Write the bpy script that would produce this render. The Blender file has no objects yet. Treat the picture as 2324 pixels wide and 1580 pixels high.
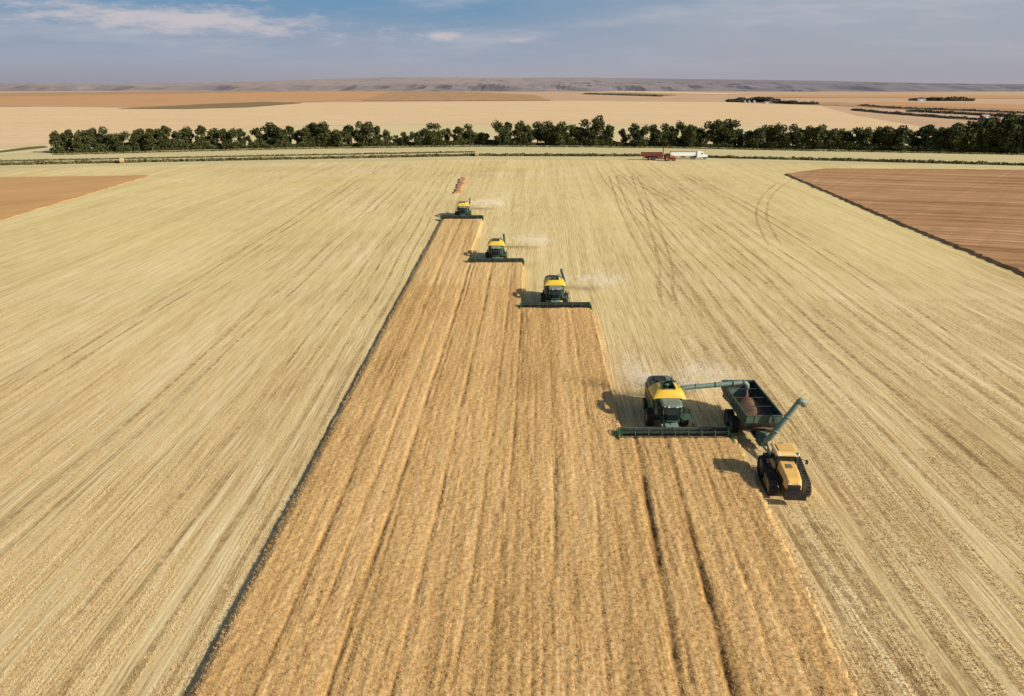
import bpy, bmesh, math, random
import numpy as np
from mathutils import Vector, Matrix
random.seed(7); np.random.seed(7)
C = bpy.context.scene.collection
PI = math.pi
F=1824.0; CX=1162.0; CY=790.0; H=36.5; P=math.atan(595/1824)
cP,sP=math.cos(P),math.sin(P)
def at(x,y,h=0.0):
    dx=(x-CX)/F; dy=-(y-CY)/F
    d=(dx, cP+dy*sP, -sP+dy*cP); t=(h-H)/d[2]
    return (d[0]*t, d[1]*t)

# ---------------------------------------------------------------- mesh helpers
class MB:
    def __init__(s): s.v=[]; s.f=[]
    def add(s,vs,fs):
        b=len(s.v); s.v+=[tuple(v) for v in vs]; s.f+=[tuple(i+b for i in f) for f in fs]; return s
    def box(s,c,sz,rot=None):
        vs=[]
        for x in (-.5,.5):
            for y in (-.5,.5):
                for z in (-.5,.5):
                    p=Vector((x*sz[0],y*sz[1],z*sz[2]))
                    if rot is not None: p=rot@p
                    vs.append(p+Vector(c))
        return s.add(vs,[(0,1,3,2),(4,6,7,5),(0,4,5,1),(2,3,7,6),(0,2,6,4),(1,5,7,3)])
    def prism(s,pts,x0,x1):
        n=len(pts); vs=[(x0,y,z) for y,z in pts]+[(x1,y,z) for y,z in pts]
        fs=[tuple(range(n)),tuple(range(2*n-1,n-1,-1))]+[(i,(i+1)%n,n+(i+1)%n,n+i) for i in range(n)]
        return s.add(vs,fs)
    def loft(s,rings,cap=True):
        n=len(rings[0]); vs=[p for r in rings for p in r]; fs=[]
        for k in range(len(rings)-1):
            for i in range(n): fs.append((k*n+i,k*n+(i+1)%n,(k+1)*n+(i+1)%n,(k+1)*n+i))
        if cap: fs.append(tuple(range(n))); fs.append(tuple(range((len(rings)-1)*n,len(rings)*n)))
        return s.add(vs,fs)
    def tube(s,pts,r,n=8):
        pts=[Vector(p) for p in pts]
        if not isinstance(r,(list,tuple)): r=[r]*len(pts)
        rings=[]
        for i,p in enumerate(pts):
            d=(pts[min(i+1,len(pts)-1)]-pts[max(i-1,0)]).normalized()
            a=d.cross(Vector((0,0,1)))
            if a.length<.05: a=d.cross(Vector((1,0,0)))
            a.normalize(); b=d.cross(a)
            rings.append([p+(a*math.cos(2*PI*k/n)+b*math.sin(2*PI*k/n))*r[i] for k in range(n)])
        return s.loft(rings)
    def revx(s,prof,c,n=28):
        m=len(prof); vs=[]; fs=[]
        for k in range(n):
            a=2*PI*k/n
            for x,r in prof: vs.append((c[0]+x,c[1]+r*math.cos(a),c[2]+r*math.sin(a)))
        for k in range(n):
            for i in range(m):
                fs.append((k*m+i,k*m+(i+1)%m,((k+1)%n)*m+(i+1)%m,((k+1)%n)*m+i))
        return s.add(vs,fs)
    def build(s,name,mat,parent=None,bevel=0,smooth=False):
        me=bpy.data.meshes.new(name); me.from_pydata(s.v,[],s.f)
        bm=bmesh.new(); bm.from_mesh(me)
        bmesh.ops.recalc_face_normals(bm,faces=bm.faces)
        if bevel:
            es=[e for e in bm.edges if len(e.link_faces)==2 and e.calc_face_angle(0)>.5]
            bmesh.ops.bevel(bm,geom=es,offset=bevel,segments=2,affect='EDGES',clamp_overlap=True)
        bm.to_mesh(me); bm.free()
        if smooth:
            for p in me.polygons: p.use_smooth=True
        me.materials.append(mat)
        o=bpy.data.objects.new(name,me); C.objects.link(o)
        if parent: o.parent=parent
        return o
def B(): return MB()
def npmesh(name,V,Fc,mat,smooth=False):
    me=bpy.data.meshes.new(name); k=Fc.shape[1]; m=len(Fc)
    me.vertices.add(len(V)); me.vertices.foreach_set('co',V.astype(np.float32).ravel())
    me.loops.add(m*k); me.loops.foreach_set('vertex_index',Fc.astype(np.int32).ravel())
    me.polygons.add(m); me.polygons.foreach_set('loop_start',(np.arange(m)*k).astype(np.int32))
    me.update(calc_edges=True)
    me.polygons.foreach_set('use_smooth',np.full(m,smooth))
    me.materials.append(mat)
    o=bpy.data.objects.new(name,me); C.objects.link(o); return o
def tag(o,label=None,cat=None,group=None,kind=None):
    if label: o['label']=label
    if cat: o['category']=cat
    if group: o['group']=group
    if kind: o['kind']=kind
    return o
def empty(name,loc=(0,0,0),rz=0,parent=None):
    o=bpy.data.objects.new(name,None); C.objects.link(o); o.location=loc; o.rotation_euler=(0,0,rz)
    if parent: o.parent=parent
    return o
def copy_tree(o,parent=None):
    c=o.copy(); C.objects.link(c); c.parent=parent
    for ch in list(o.children): copy_tree(ch,c)
    return c
def vn(x,y,seed=0):
    x=np.asarray(x,float); y=np.asarray(y,float)
    xi=np.floor(x); yi=np.floor(y); fx=x-xi; fy=y-yi
    fx=fx*fx*(3-2*fx); fy=fy*fy*(3-2*fy)
    def h(a,b):
        t=np.sin(a*127.1+b*311.7+seed*74.7)*43758.5453; return t-np.floor(t)
    return (h(xi,yi)*(1-fx)+h(xi+1,yi)*fx)*(1-fy)+(h(xi,yi+1)*(1-fx)+h(xi+1,yi+1)*fx)*fy
def sm(a,b,x):
    t=np.clip((x-a)/(b-a),0,1); return t*t*(3-2*t)

# ---------------------------------------------------------------- materials
def srgb(r,g,b):
    f=lambda c:(c/255/12.92 if c/255<=.04045 else ((c/255+.055)/1.055)**2.4)
    return (f(r),f(g),f(b),1)
def c4(c): return tuple(c)+((1,) if len(c)==3 else ())
class NT:
    def __init__(s,nt): s.nt=nt; s.n=nt.nodes; s.l=nt.links
    def new(s,t,**k):
        n=s.n.new(t)
        for a,b in k.items(): setattr(n,a,b)
        return n
    def link(s,a,b): s.l.new(a,b)
    def setin(s,inp,v):
        if isinstance(v,bpy.types.NodeSocket): s.link(v,inp)
        else: inp.default_value=v
    def math(s,op,a,b=0.0,c=None,clamp=False):
        n=s.new('ShaderNodeMath',operation=op); n.use_clamp=clamp
        s.setin(n.inputs[0],a); s.setin(n.inputs[1],b)
        if c is not None: s.setin(n.inputs[2],c)
        return n.outputs[0]
    def mix(s,f,a,b,bt='MIX'):
        n=s.new('ShaderNodeMix',data_type='RGBA',blend_type=bt)
        s.setin(n.inputs[0],f); s.setin(n.inputs[6],a if isinstance(a,bpy.types.NodeSocket) else c4(a)); s.setin(n.inputs[7],b if isinstance(b,bpy.types.NodeSocket) else c4(b))
        return n.outputs[2]
    def noise(s,vec,scale=1,detail=3,rough=.5,dist=0):
        n=s.new('ShaderNodeTexNoise'); n.inputs['Scale'].default_value=scale; n.inputs['Detail'].default_value=detail
        n.inputs['Roughness'].default_value=rough; n.inputs['Distortion'].default_value=dist
        if vec is not None: s.link(vec,n.inputs['Vector'])
        return n.outputs['Fac']
    def comb(s,x,y,z=0.0):
        n=s.new('ShaderNodeCombineXYZ'); s.setin(n.inputs[0],x); s.setin(n.inputs[1],y); s.setin(n.inputs[2],z); return n.outputs[0]
    def mr(s,v,a,b,c=0.0,d=1.0,t='LINEAR'):
        n=s.new('ShaderNodeMapRange',interpolation_type=t); s.setin(n.inputs[0],v)
        for i,q in enumerate((a,b,c,d)): n.inputs[i+1].default_value=q
        return n.outputs[0]
    def ramp(s,v,stops):
        n=s.new('ShaderNodeValToRGB'); s.link(v,n.inputs[0]); e=n.color_ramp.elements
        while len(e)<len(stops): e.new(.5)
        for i,(p,c) in enumerate(stops): e[i].position=p; e[i].color=c4(c)
        return n.outputs[0]
def newmat(name):
    m=bpy.data.materials.new(name); m.use_nodes=True; t=NT(m.node_tree)
    bs=t.n['Principled BSDF']; return m,t,bs
def paint(name,col,rough=.4,dirt=.25,dirtcol=(.3,.23,.14),metal=0,spec=.5,scale=1.5):
    m,t,bs=newmat(name); g=t.new('ShaderNodeTexCoord').outputs['Object']
    n=t.noise(g,scale,5,.6); n2=t.noise(g,scale*8,3,.6)
    f=t.math('MULTIPLY',t.mr(n,.4,.75),dirt*1.6,clamp=True)
    f=t.math('ADD',f,t.math('MULTIPLY',n2,dirt*.3),clamp=True)
    t.link(t.mix(f,col,dirtcol),bs.inputs['Base Color'])
    t.link(t.mr(f,0,.5,rough,min(1,rough+.3)),bs.inputs['Roughness'])
    bs.inputs['Metallic'].default_value=metal; bs.inputs['Specular IOR Level'].default_value=spec
    return m
M={}
M['green']=paint('green_paint',(.018,.075,.046),.35,.2)
M['green_mid']=paint('green_paint_header',(.024,.105,.064),.4,.2)
M['green_light']=paint('green_paint_bright',(.05,.28,.07),.4,.15)
M['cartgreen']=paint('cart_green_paint',(.035,.09,.07),.45,.2)
M['augergreen']=paint('grey_green_paint',(.17,.26,.21),.4,.18)
M['yellow']=paint('yellow_paint',(.82,.54,.045),.4,.12)
M['yellow2']=paint('warm_yellow_paint',(.85,.5,.13),.42,.12)
M['roof2']=paint('roof_cream',(.88,.62,.24),.45,.12)
M['black']=paint('black_plastic',(.016,.016,.016),.5,.08)
M['rubber']=paint('tyre_rubber',(.018,.018,.018),.8,.15)
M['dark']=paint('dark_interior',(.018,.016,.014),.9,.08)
M['grey']=paint('grey_metal',(.25,.26,.26),.4,.3,metal=.4)
M['white']=paint('white_paint',(.85,.85,.83),.4,.06)
M['chrome']=paint('aluminium',(.6,.62,.64),.35,.15,metal=.3)
M['red']=paint('red_paint',(.2,.016,.02),.45,.15)
M['orange']=paint('orange_paint',(.5,.13,.03),.45,.2)
M['cabroof']=paint('cab_roof_paint',(.15,.225,.18),.4,.3)
M['concrete']=paint('grey_cladding',(.35,.36,.38),.6,.2)
M['barn']=paint('red_cladding',(.2,.06,.05),.6,.2)
M['lamp']=paint('lamp_lens',(.8,.8,.75),.1,.05)
m,t,bs=newmat('tinted_glass'); bs.inputs['Base Color'].default_value=(.012,.02,.018,1); bs.inputs['Roughness'].default_value=.06; bs.inputs['Specular IOR Level'].default_value=.6; M['glass']=m
def grainmat(name,a,b,bump=True):
    m,t,bs=newmat(name); g=t.new('ShaderNodeTexCoord').outputs['Object']
    t.link(t.mix(t.noise(g,6,6,.7),a,b),bs.inputs['Base Color']); bs.inputs['Roughness'].default_value=.9
    if bump:
        bp=t.new('ShaderNodeBump'); bp.inputs['Distance'].default_value=.1; t.link(t.noise(g,20,4,.7),bp.inputs['Height']); t.link(bp.outputs[0],bs.inputs['Normal'])
    else: bs.inputs['Specular IOR Level'].default_value=.05
    return m
M['grain']=grainmat('grain',(.15,.08,.045,1),(.32,.18,.10,1))
M['hay']=grainmat('hay',(.35,.25,.12,1),(.6,.45,.24,1))
M['bark']=grainmat('bark',(.06,.05,.035,1),(.14,.11,.08,1))
M['chaff']=grainmat('chaff',(.92,.85,.72,1),(.96,.92,.84,1),False)
def leafmat(name,a,b):
    m,t,bs=newmat(name); g=t.new('ShaderNodeNewGeometry').outputs['Position']
    oi=t.new('ShaderNodeObjectInfo').outputs['Random']
    n=t.noise(g,.5,4,.7)
    c=t.mix(t.mr(n,.35,.68),a,b)
    c=t.mix(t.math('MULTIPLY',oi,.4),c,(b[0]*1.5,b[1]*1.2,b[2]*.9,1))
    t.link(c,bs.inputs['Base Color']); bs.inputs['Roughness'].default_value=.8; bs.inputs['Specular IOR Level'].default_value=.15
    return m
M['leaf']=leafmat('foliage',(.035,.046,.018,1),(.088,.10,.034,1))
M['leaf_far']=leafmat('foliage_far',(.07,.08,.06,1),(.12,.125,.085,1))  # paler, bluer than near foliage: distance haze put into the leaf colour

def fieldmat(name,stops,rows=.36,warp=4.0,amps=(1.3,1.3,1.2,.9),rowamp=.1,fade=80.,bump=.5,disp=.1,yellow=None,rot=0.0,lines=.35,fan=True,sc=1.0,speck=3.0,wob=.3,bias=.55,attr=None):
    m,t,bs=newmat(name)
    pos=t.new('ShaderNodeNewGeometry').outputs['Position']
    sx=t.new('ShaderNodeSeparateXYZ'); t.link(pos,sx.inputs[0]); X,Y=sx.outputs[0],sx.outputs[1]
    if rot:
        X2=t.math('ADD',t.math('MULTIPLY',X,math.cos(rot)),t.math('MULTIPLY',Y,math.sin(rot)))
        Yr=t.math('SUBTRACT',t.math('MULTIPLY',Y,math.cos(rot)),t.math('MULTIPLY',X,math.sin(rot))); X=X2
    else: Yr=Y
    if fan:
        kf=t.math('MULTIPLY',t.mr(X,-20,12,0,1),.038)
        X=t.math('SUBTRACT',X,t.math('MULTIPLY',kf,t.math('SUBTRACT',Y,79.0)))
    w=t.noise(pos,.009,1,.5); w2=t.noise(pos,.2,2,.5)
    u=t.math('ADD',X,t.math('ADD',t.math('MULTIPLY',w,warp),t.math('MULTIPLY',w2,wob)))
    def st(a,b,det,z=0.0): return t.noise(t.comb(t.math('MULTIPLY',u,a*sc),t.math('MULTIPLY',Yr,b*sc),z),1,det,.6)
    A=st(.2,.0022,2); A2=st(.24,.0016,1,5.0); Bn=st(.95,.013,4,2.0); Cn=st(3.6,.11,4,3.0)
    sp=t.noise(pos,speck,5,.72); mac=t.noise(pos,.022,3,.55)
    rw=t.math('SINE',t.math('MULTIPLY',u,2*PI/rows))
    near=t.math('DIVIDE',1.0,t.math('ADD',1.0,t.math('POWER',t.math('DIVIDE',t.math('ABSOLUTE',Y),fade),3.0)))
    v=None
    for n_,a_ in ((A,amps[0]),(Bn,amps[1]),(Cn,amps[2]),(sp,amps[3]),(mac,.6)):
        q=t.math('MULTIPLY',t.math('SUBTRACT',n_,.5),a_); v=q if v is None else t.math('ADD',v,q)
    v=t.math('ADD',v,t.math('MULTIPLY',t.math('MULTIPLY',rw,near),rowamp))
    ln=t.math('MULTIPLY',t.mr(t.math('ABSOLUTE',t.math('SUBTRACT',A2,.5)),0,.014,1,0),t.math('MULTIPLY',t.mr(Bn,.35,.6),lines))
    v=t.math('ADD',t.math('SUBTRACT',v,ln),bias)
    if attr:
        an=t.new('ShaderNodeAttribute',attribute_name=attr).outputs['Fac']
        v=t.math('SUBTRACT',v,t.math('MULTIPLY',an,t.mr(sp,.35,.6,.3,1.0)))
    v=t.math('MINIMUM',t.math('MAXIMUM',v,0.0),1.0)
    col=t.ramp(v,stops)
    if yellow:
        gy=t.math('MULTIPLY',t.math('MULTIPLY',t.mr(Y,95,190,0,1,'SMOOTHSTEP'),t.mr(t.noise(pos,.012,3,.6),.34,.6)),.4)
        col=t.mix(gy,col,yellow)
    t.link(col,bs.inputs['Base Color']); bs.inputs['Roughness'].default_value=.95; bs.inputs['Specular IOR Level'].default_value=.04
    bp=t.new('ShaderNodeBump'); bp.inputs['Strength'].default_value=bump; bp.inputs['Distance'].default_value=disp
    t.link(v,bp.inputs['Height']); t.link(bp.outputs[0],bs.inputs['Normal'])
    return m
M['stubble']=fieldmat('stubble',[(0,(.36,.235,.10)),(.3,(.56,.395,.18)),(.55,(.72,.54,.265)),(.8,(.82,.65,.35)),(1,(.9,.75,.46))],yellow=(.80,.68,.27,1),amps=(.6,1.0,1.5,.9),rowamp=.08,lines=.3,bias=.56)
M['crop']=fieldmat('ripe_crop',[(0,(.22,.115,.042)),(.25,(.42,.25,.095)),(.55,(.67,.43,.175)),(.85,(.80,.55,.255)),(1,(.9,.67,.36))],warp=1.2,amps=(.6,.85,.8,1.4),rowamp=.03,bump=.35,lines=.18,speck=2.8,wob=.2,bias=.59,attr='tram')
M['crop_left']=fieldmat('ripe_crop_orange',[(0,(.46,.24,.09)),(.4,(.56,.32,.13)),(.7,(.62,.37,.155)),(1,(.68,.43,.2))],fan=False,rot=-.75,sc=.5,rowamp=0,amps=(.6,.8,1,.6),warp=2)
M['crop_right']=fieldmat('ripe_crop_brown',[(0,(.22,.105,.045)),(.3,(.36,.19,.085)),(.6,(.48,.27,.13)),(1,(.60,.37,.2))],fan=False,rot=1.25,sc=.5,rowamp=0,amps=(1.0,1.8,1.8,.9),warp=3)
def flat(name,a,b,scale=.01,stretch=(1,1),streak=0.0,dirr=0.0,cd=None):
    m,t,bs=newmat(name); pos=t.new('ShaderNodeNewGeometry').outputs['Position']
    mp=t.new('ShaderNodeMapping'); t.link(pos,mp.inputs[0]); mp.inputs['Rotation'].default_value=(0,0,dirr); mp.inputs['Scale'].default_value=(stretch[0],stretch[1],1)
    n=t.noise(mp.outputs[0],scale,6,.62); n2=t.noise(mp.outputs[0],scale*12,4,.7)
    f=t.math('ADD',t.mr(n,.35,.65,0,.7),t.math('MULTIPLY',n2,.3))
    c=t.mix(f,a,b)
    if cd: c=t.mix(t.math('MULTIPLY',t.mr(n2,.48,.7),streak),c,cd)
    t.link(c,bs.inputs['Base Color']); bs.inputs['Roughness'].default_value=1; bs.inputs['Specular IOR Level'].default_value=0
    return m
M['farbase']=flat('far_plain',(.68,.47,.29,1),(.56,.36,.22,1),.0012,(1,2.6),.7,0,(.44,.31,.22,1))
M['pale']=flat('pale_wheat',(.83,.61,.36,1),(.74,.52,.29,1),.006,(1,2.4),.7,.1,(.64,.43,.235,1))
M['palegreen']=flat('pale_green_field',(.68,.57,.31,1),(.76,.60,.35,1),.01,(1,2.5),.5,0,(.56,.49,.25,1))
M['verge']=flat('verge_grass',(.56,.49,.24,1),(.72,.59,.33,1),.02,(.3,3),.6,0,(.42,.39,.17,1))
M['darkgrass']=flat('dark_grass',(.12,.125,.05,1),(.24,.2,.09,1),.15,(.5,1),.5,0,(.08,.085,.035,1))
M['orangef']=flat('orange_field',(.56,.31,.155,1),(.64,.38,.2,1),.004,(1,3),.5,0,(.48,.265,.135,1))
M['brownf']=flat('brown_field',(.42,.25,.135,1),(.58,.37,.22,1),.012,(3,.3),.8,.5,(.32,.185,.10,1))
M['olive']=flat('olive_patch',(.24,.18,.10,1),(.32,.23,.12,1),.01,(1,1),.4,0,(.18,.15,.085,1))

# ---------------------------------------------------------------- ground sheets
def sheet(name,pts,z,mat,kind='structure',label=None,cat=None,world=False):
    P2=[p if world else at(*p) for p in pts]
    me=MB(); n=len(P2); me.add([(p[0],p[1],z) for p in P2],[tuple(range(n))]); o=me.build(name,mat)
    if o.data.polygons[0].normal.z<0: o.data.flip_normals()
    tag(o,label,cat,kind=kind); return o
sheet('ground',[(-40000,-3000),(40000,-3000),(40000,45000),(-40000,45000)],-.4,M['farbase'],world=True)
road=[(-1200,398),(-400,381),(0,374),(600,362),(1081,353),(1460,354),(1900,364),(2324,375),(2800,388),(3600,405)]
rl=[at(x,y+9) for x,y in road]
sheet('stubble_field',[(-500,-150),(500,-150)]+[(500,250)]+rl[::-1]+[(-500,250)],0,M['stubble'],world=True)
treeb=[(-1200,372),(-400,362),(0,352),(120,347),(400,340),(700,333),(1100,328),(1500,331),(1800,337),(2324,347),(2800,358),(3600,374)]
sheet('verge_field',[(x,y+10) for x,y in road]+[(x,y-3) for x,y in treeb[::-1]],-.15,M['verge'])
sheet('pale_green_field',[(x,y) for x,y in treeb]+[(3600,330),(2324,305),(2150,298),(1800,287),(1400,280),(1000,281),(700,285),(350,297),(60,330),(-300,345),(-1200,360)],-.2,M['palegreen'])
sheet('wheat_field',[(-1200,362),(-300,346),(60,331),(350,298),(700,286),(1000,282),(1400,281),(1800,288),(2150,299),(2120,292),(1940,262),(1860,240),(1660,232),(1300,229),(700,233),(0,243),(-1200,255)],-.1,M['pale'])
sheet('orange_field',[(-1400,256),(0,241),(300,244),(640,233),(830,226),(900,206),(500,209),(0,219),(-1400,232)],.1,M['orangef'])
sheet('brown_field',[(820,229),(1252,228),(1215,216),(1100,210),(960,206),(885,208)],.3,M['brownf'])
sheet('dark_slough',[(265,247),(420,247.5),(560,244),(690,234),(600,231.5),(480,236),(360,242)],.4,M['olive'])
sheet('dry_creek',[(1325,213),(1500,218),(1540,216),(1440,211.5),(1340,211)],.4,M['olive'])
sheet('tan_field',[(1670,233),(1860,238),(2324,262),(3200,292),(3200,262),(2324,247),(1900,232)],.1,M['brownf'])
sheet('orange_band',[(1880,236),(2400,250),(3200,262),(3200,240),(2324,238),(2000,231)],.25,M['orangef'])
sheet('distant_orange_band',[(1700,221),(2324,224),(3200,226),(3200,219),(2324,217),(1760,216)],.3,M['orangef'])
sheet('distant_brown_band',[(-1400,226),(0,219),(560,210),(900,204),(700,204),(0,211),(-1400,214)],.2,M['brownf'])
sheet('pale_band',[(1000,206),(1300,207),(1640,215),(1700,213),(1300,203),(1000,202.5)],.35,M['pale'])
sheet('farm_lane',[(100,331),(60,334),(-10,344),(-400,352),(-400,356),(0,346),(110,334)],.05,M['darkgrass'])
def quads(name,ctr,size,mat,smin=.6):
    n=len(ctr); a=np.random.randn(n,3); a/=np.linalg.norm(a,axis=1)[:,None]
    b=np.cross(a,np.random.randn(n,3)); b/=np.linalg.norm(b,axis=1)[:,None]
    sz=(size*(smin+np.random.rand(n)*(1-smin)*2)/2)[:,None]
    V=np.stack([ctr-a*sz-b*sz*.6,ctr+a*sz-b*sz*.7,ctr+a*sz*.8+b*sz,ctr-a*sz*.7+b*sz*.8],1).reshape(-1,3)
    return npmesh(name,V,np.arange(n*4).reshape(n,4),mat)
def strip(name,pts,hgt,width,n,mat,size,label=None,cat=None,kind='stuff',hj=.5):
    W=[np.array(at(*p)) for p in pts]
    seg=[np.linalg.norm(W[i+1]-W[i]) for i in range(len(W)-1)]; tot=sum(seg); cum=np.concatenate([[0],np.cumsum(seg)])
    s=np.random.rand(n)*tot; idx=np.clip(np.searchsorted(cum,s)-1,0,len(seg)-1)
    Wn=np.array(W); t=((s-cum[idx])/np.array(seg)[idx])[:,None]
    p=Wn[idx]*(1-t)+Wn[idx+1]*t
    d=(Wn[idx+1]-Wn[idx]); d/=np.linalg.norm(d,axis=1)[:,None]; nrm=np.stack([-d[:,1],d[:,0]],1)
    hh=hgt*(1-hj+hj*1.6*vn(s/max(hgt*1.6,1.0),s*0,3))*(.75+.5*vn(s/(hgt*6),s*0,9))
    off=(np.random.rand(n)-.5)*width*(.6+.6*vn(s/(hgt*3),s*0+4,5))
    p=p+nrm*off[:,None]
    z=np.random.rand(n)**.7*hh*np.sqrt(np.clip(1-(off/width*1.7)**2,.1,1))
    o=quads(name,np.stack([p[:,0],p[:,1],z],1),size,mat); tag(o,label,cat,kind=kind); return o
strip('ditch_grass',road,.9,4.5,26000,M['darkgrass'],.9,'band of dark tall grass in the ditch along the field road','grass')
strip('verge_grass',[(x,y-8) for x,y in road[1:5]],.4,3,5000,M['darkgrass'],.7,'thin dark line of grass behind the ditch on the left','grass')

# ---------------------------------------------------------------- standing crop strip
def kk(u,Y):
    k1=np.interp(u,[-20,-9,12,24],[0,.024,.065,.07]); k2=np.interp(u,[-20,-9,0,12,24],[0,.024,.026,.03,.03])
    return u+k1*np.minimum(Y-79,0)+k2*np.maximum(Y-79,0)
YC=[228.0,169.5,132.0,79.2]; UB=[-20.2,-11.3,.1,11.9,24.0]
def ymax(u): return np.where(u<UB[1],YC[0],np.where(u<UB[2],YC[1],np.where(u<UB[3],YC[2],YC[3])))
TR=[(-15.6,.5,.5),(-10.6,.5,.8),(-9.9,.35,.35),(-6.3,.45,.65),(-13.1,.4,.3),(-2.2,.4,.3),(4.5,.4,.35),(13.1,.55,1.0),(14.0,.3,.3),(16.3,.45,.8),(19.5,.4,.35),(.1,.4,.45),(8.3,.4,.35)]
def uwob(u,Y): return u+.35*(vn(Y*.03,u*0,11)-.5)+.10*(vn(Y*.3,u*.1,12)-.5)
def tramf(u,Y):
    um=uwob(u,Y); r=np.zeros(np.broadcast(u,Y).shape)
    for c,w,d in TR:
        r=np.maximum(r,d*np.exp(-((um-c)/(w*.55))**2)*(.15+1.3*vn(Y*.45,u*0+c,5))*(.5+.8*vn(Y*.06,u*0+c,8)))
    return r
def croph(u,Y,fine=True):
    um=uwob(u,Y)
    h=.56+.06*vn(um*.9,Y*.03,1)+.07*vn(um*2.6,Y*.14,2)+.04*vn(um*4.5,Y*1.1,3)+.05*vn(u*2.2,Y*1.8,6)
    if fine: h=h+.10*vn(u*9,Y*7,4)
    h=h-.2*tramf(u,Y)
    return h*(.45+.55*sm(UB[0]-.1,UB[0]+.9,u))
nu=int(44.4/.14); U=np.linspace(-20.3,24.1,nu); ny=1000; YY=18+(230-18)*np.linspace(0,1,ny)**1.3
UU,YG=np.meshgrid(U,YY)
edge=.45*(vn(YG*.5,UU*0,21)-.5)+.45*(vn(YG*2.5,UU*0,22)-.5)
inside=(UU+edge>UB[0])&(UU+edge<UB[4])&(YG<ymax(UU))
hh=np.where(inside,croph(UU,YG),0)
V=np.stack([kk(UU,YG),YG,hh],2).reshape(-1,3)
I=np.arange(nu*ny).reshape(ny,nu)
keep=(inside[:-1,:-1]|inside[1:,:-1]|inside[:-1,1:]|inside[1:,1:])
Fc=np.stack([I[:-1,:-1],I[:-1,1:],I[1:,1:],I[1:,:-1]],2)[keep]
o=npmesh('standing_crop',V,Fc,M['crop'],True); tag(o,'long strip of uncut golden brown crop in front of the combines','crop',kind='stuff')
at_=o.data.attributes.new('tram','FLOAT','POINT'); at_.data.foreach_set('value',(tramf(UU,YG)*.62).astype(np.float32).ravel())
def blades(name,x,y,z,h,w,mat,k=3,lean=.5):
    n=len(x); Vs=[]
    for j in range(k):
        a=np.random.rand(n)*2*PI; l=np.random.randn(n,2)*lean*h[:,None]
        ox=(np.random.rand(n)-.5)*.2; oy=(np.random.rand(n)-.5)*.2
        p0=np.stack([x+ox-np.cos(a)*w,y+oy-np.sin(a)*w,z],1); p1=np.stack([x+ox+np.cos(a)*w,y+oy+np.sin(a)*w,z],1)
        p2=np.stack([x+ox+l[:,0],y+oy+l[:,1],z+h],1); Vs.append(np.stack([p0,p1,p2],1))
    V=np.concatenate(Vs).reshape(-1,3); return npmesh(name,V,np.arange(len(V)).reshape(-1,3),mat)
N=260000
u=np.random.uniform(UB[0]+.1,UB[4]-.1,N); y=28+np.random.rand(N)**1.6*120; mk=(y<ymax(u)-.2)&(tramf(u,y)<.25+.5*np.random.rand(N)); u,y=u[mk],y[mk]
z=croph(u,y)-.06; o=blades('crop_ears',kk(u,y),y,z,.06+.13*np.random.rand(len(u)),.026,M['crop'],3,.8)
tag(o,'ripe ears of grain standing up from the uncut strip','crop',kind='stuff')
N=330000
y=30+np.random.rand(N)**1.6*110; x=(np.random.rand(N)-.5)*2*(y*.72+12)
x=np.round(x/.36)*.36+np.random.randn(N)*.06+.5*(vn(y*.05,x*.02,31)-.5)
xl=kk(np.full(N,UB[0]-.35),y); xr=kk(np.full(N,UB[4]+.35),y)
out=(x<xl)|(x>xr); beh=((y>81)&(x>kk(np.full(N,UB[3]+.2),y)))|((y>134)&(x>kk(np.full(N,UB[2]+.2),y)))
mk=(out|beh)&(vn(x*1.1,y*.06,33)>.38); x,y=x[mk],y[mk]
M['straw']=grainmat('straw',(.50,.35,.165,1),(.80,.63,.34,1),False)
o=blades('stubble_stalks',x,y,np.zeros(len(x)),.06+.08*np.random.rand(len(x)),.028,M['straw'],2,.7)
tag(o,'pale cut stubble stalks in rows on both sides of the strip','stubble',kind='stuff')

def cropslab(name,pts,h,mat,label):
    Pw=[at(*p) for p in pts]; W=[]; n=len(Pw)
    ar=sum(Pw[i][0]*Pw[(i+1)%n][1]-Pw[(i+1)%n][0]*Pw[i][1] for i in range(n)); sg=1 if ar>0 else -1
    for i in range(n):
        a=Vector(Pw[i]); b=Vector(Pw[(i+1)%n]); k=max(1,min(150,int((b-a).length/1.6))); d=(b-a).normalized(); nn=Vector((d.y,-d.x))*sg
        for j in range(k):
            p=a.lerp(b,j/k)+nn*random.uniform(-.5,.5); W.append((p.x,p.y,nn.x,nn.y))
    m=MB(); n=len(W); out=h*1.3
    m.add([(p[0],p[1],h+random.uniform(-.06,.06)) for p in W]+[(p[0]+p[2]*out,p[1]+p[3]*out,-.02) for p in W],[tuple(range(n))]+[(i,(i+1)%n,n+(i+1)%n,n+i) for i in range(n)])
    o=m.build(name,mat); tag(o,label,'crop',kind='stuff'); return o
cropslab('orange_crop',[(-900,414),(0,403),(345,398),(0,501),(-900,780)],.12,M['crop_left'],'uncut orange brown crop block at the left edge beyond the stubble')
cropslab('brown_crop',[(1785,397),(1875,385),(2324,388),(3200,402),(3200,1060),(2324,624),(2050,512)],.6,M['crop_right'],'uncut reddish brown crop block at the right edge beyond the stubble')
cropslab('crop_remnant',[(1046,405),(1056,405),(1044,437),(1031,440)],.5,M['crop_right'],'small narrow sliver of uncut crop behind the farthest combine')

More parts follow.
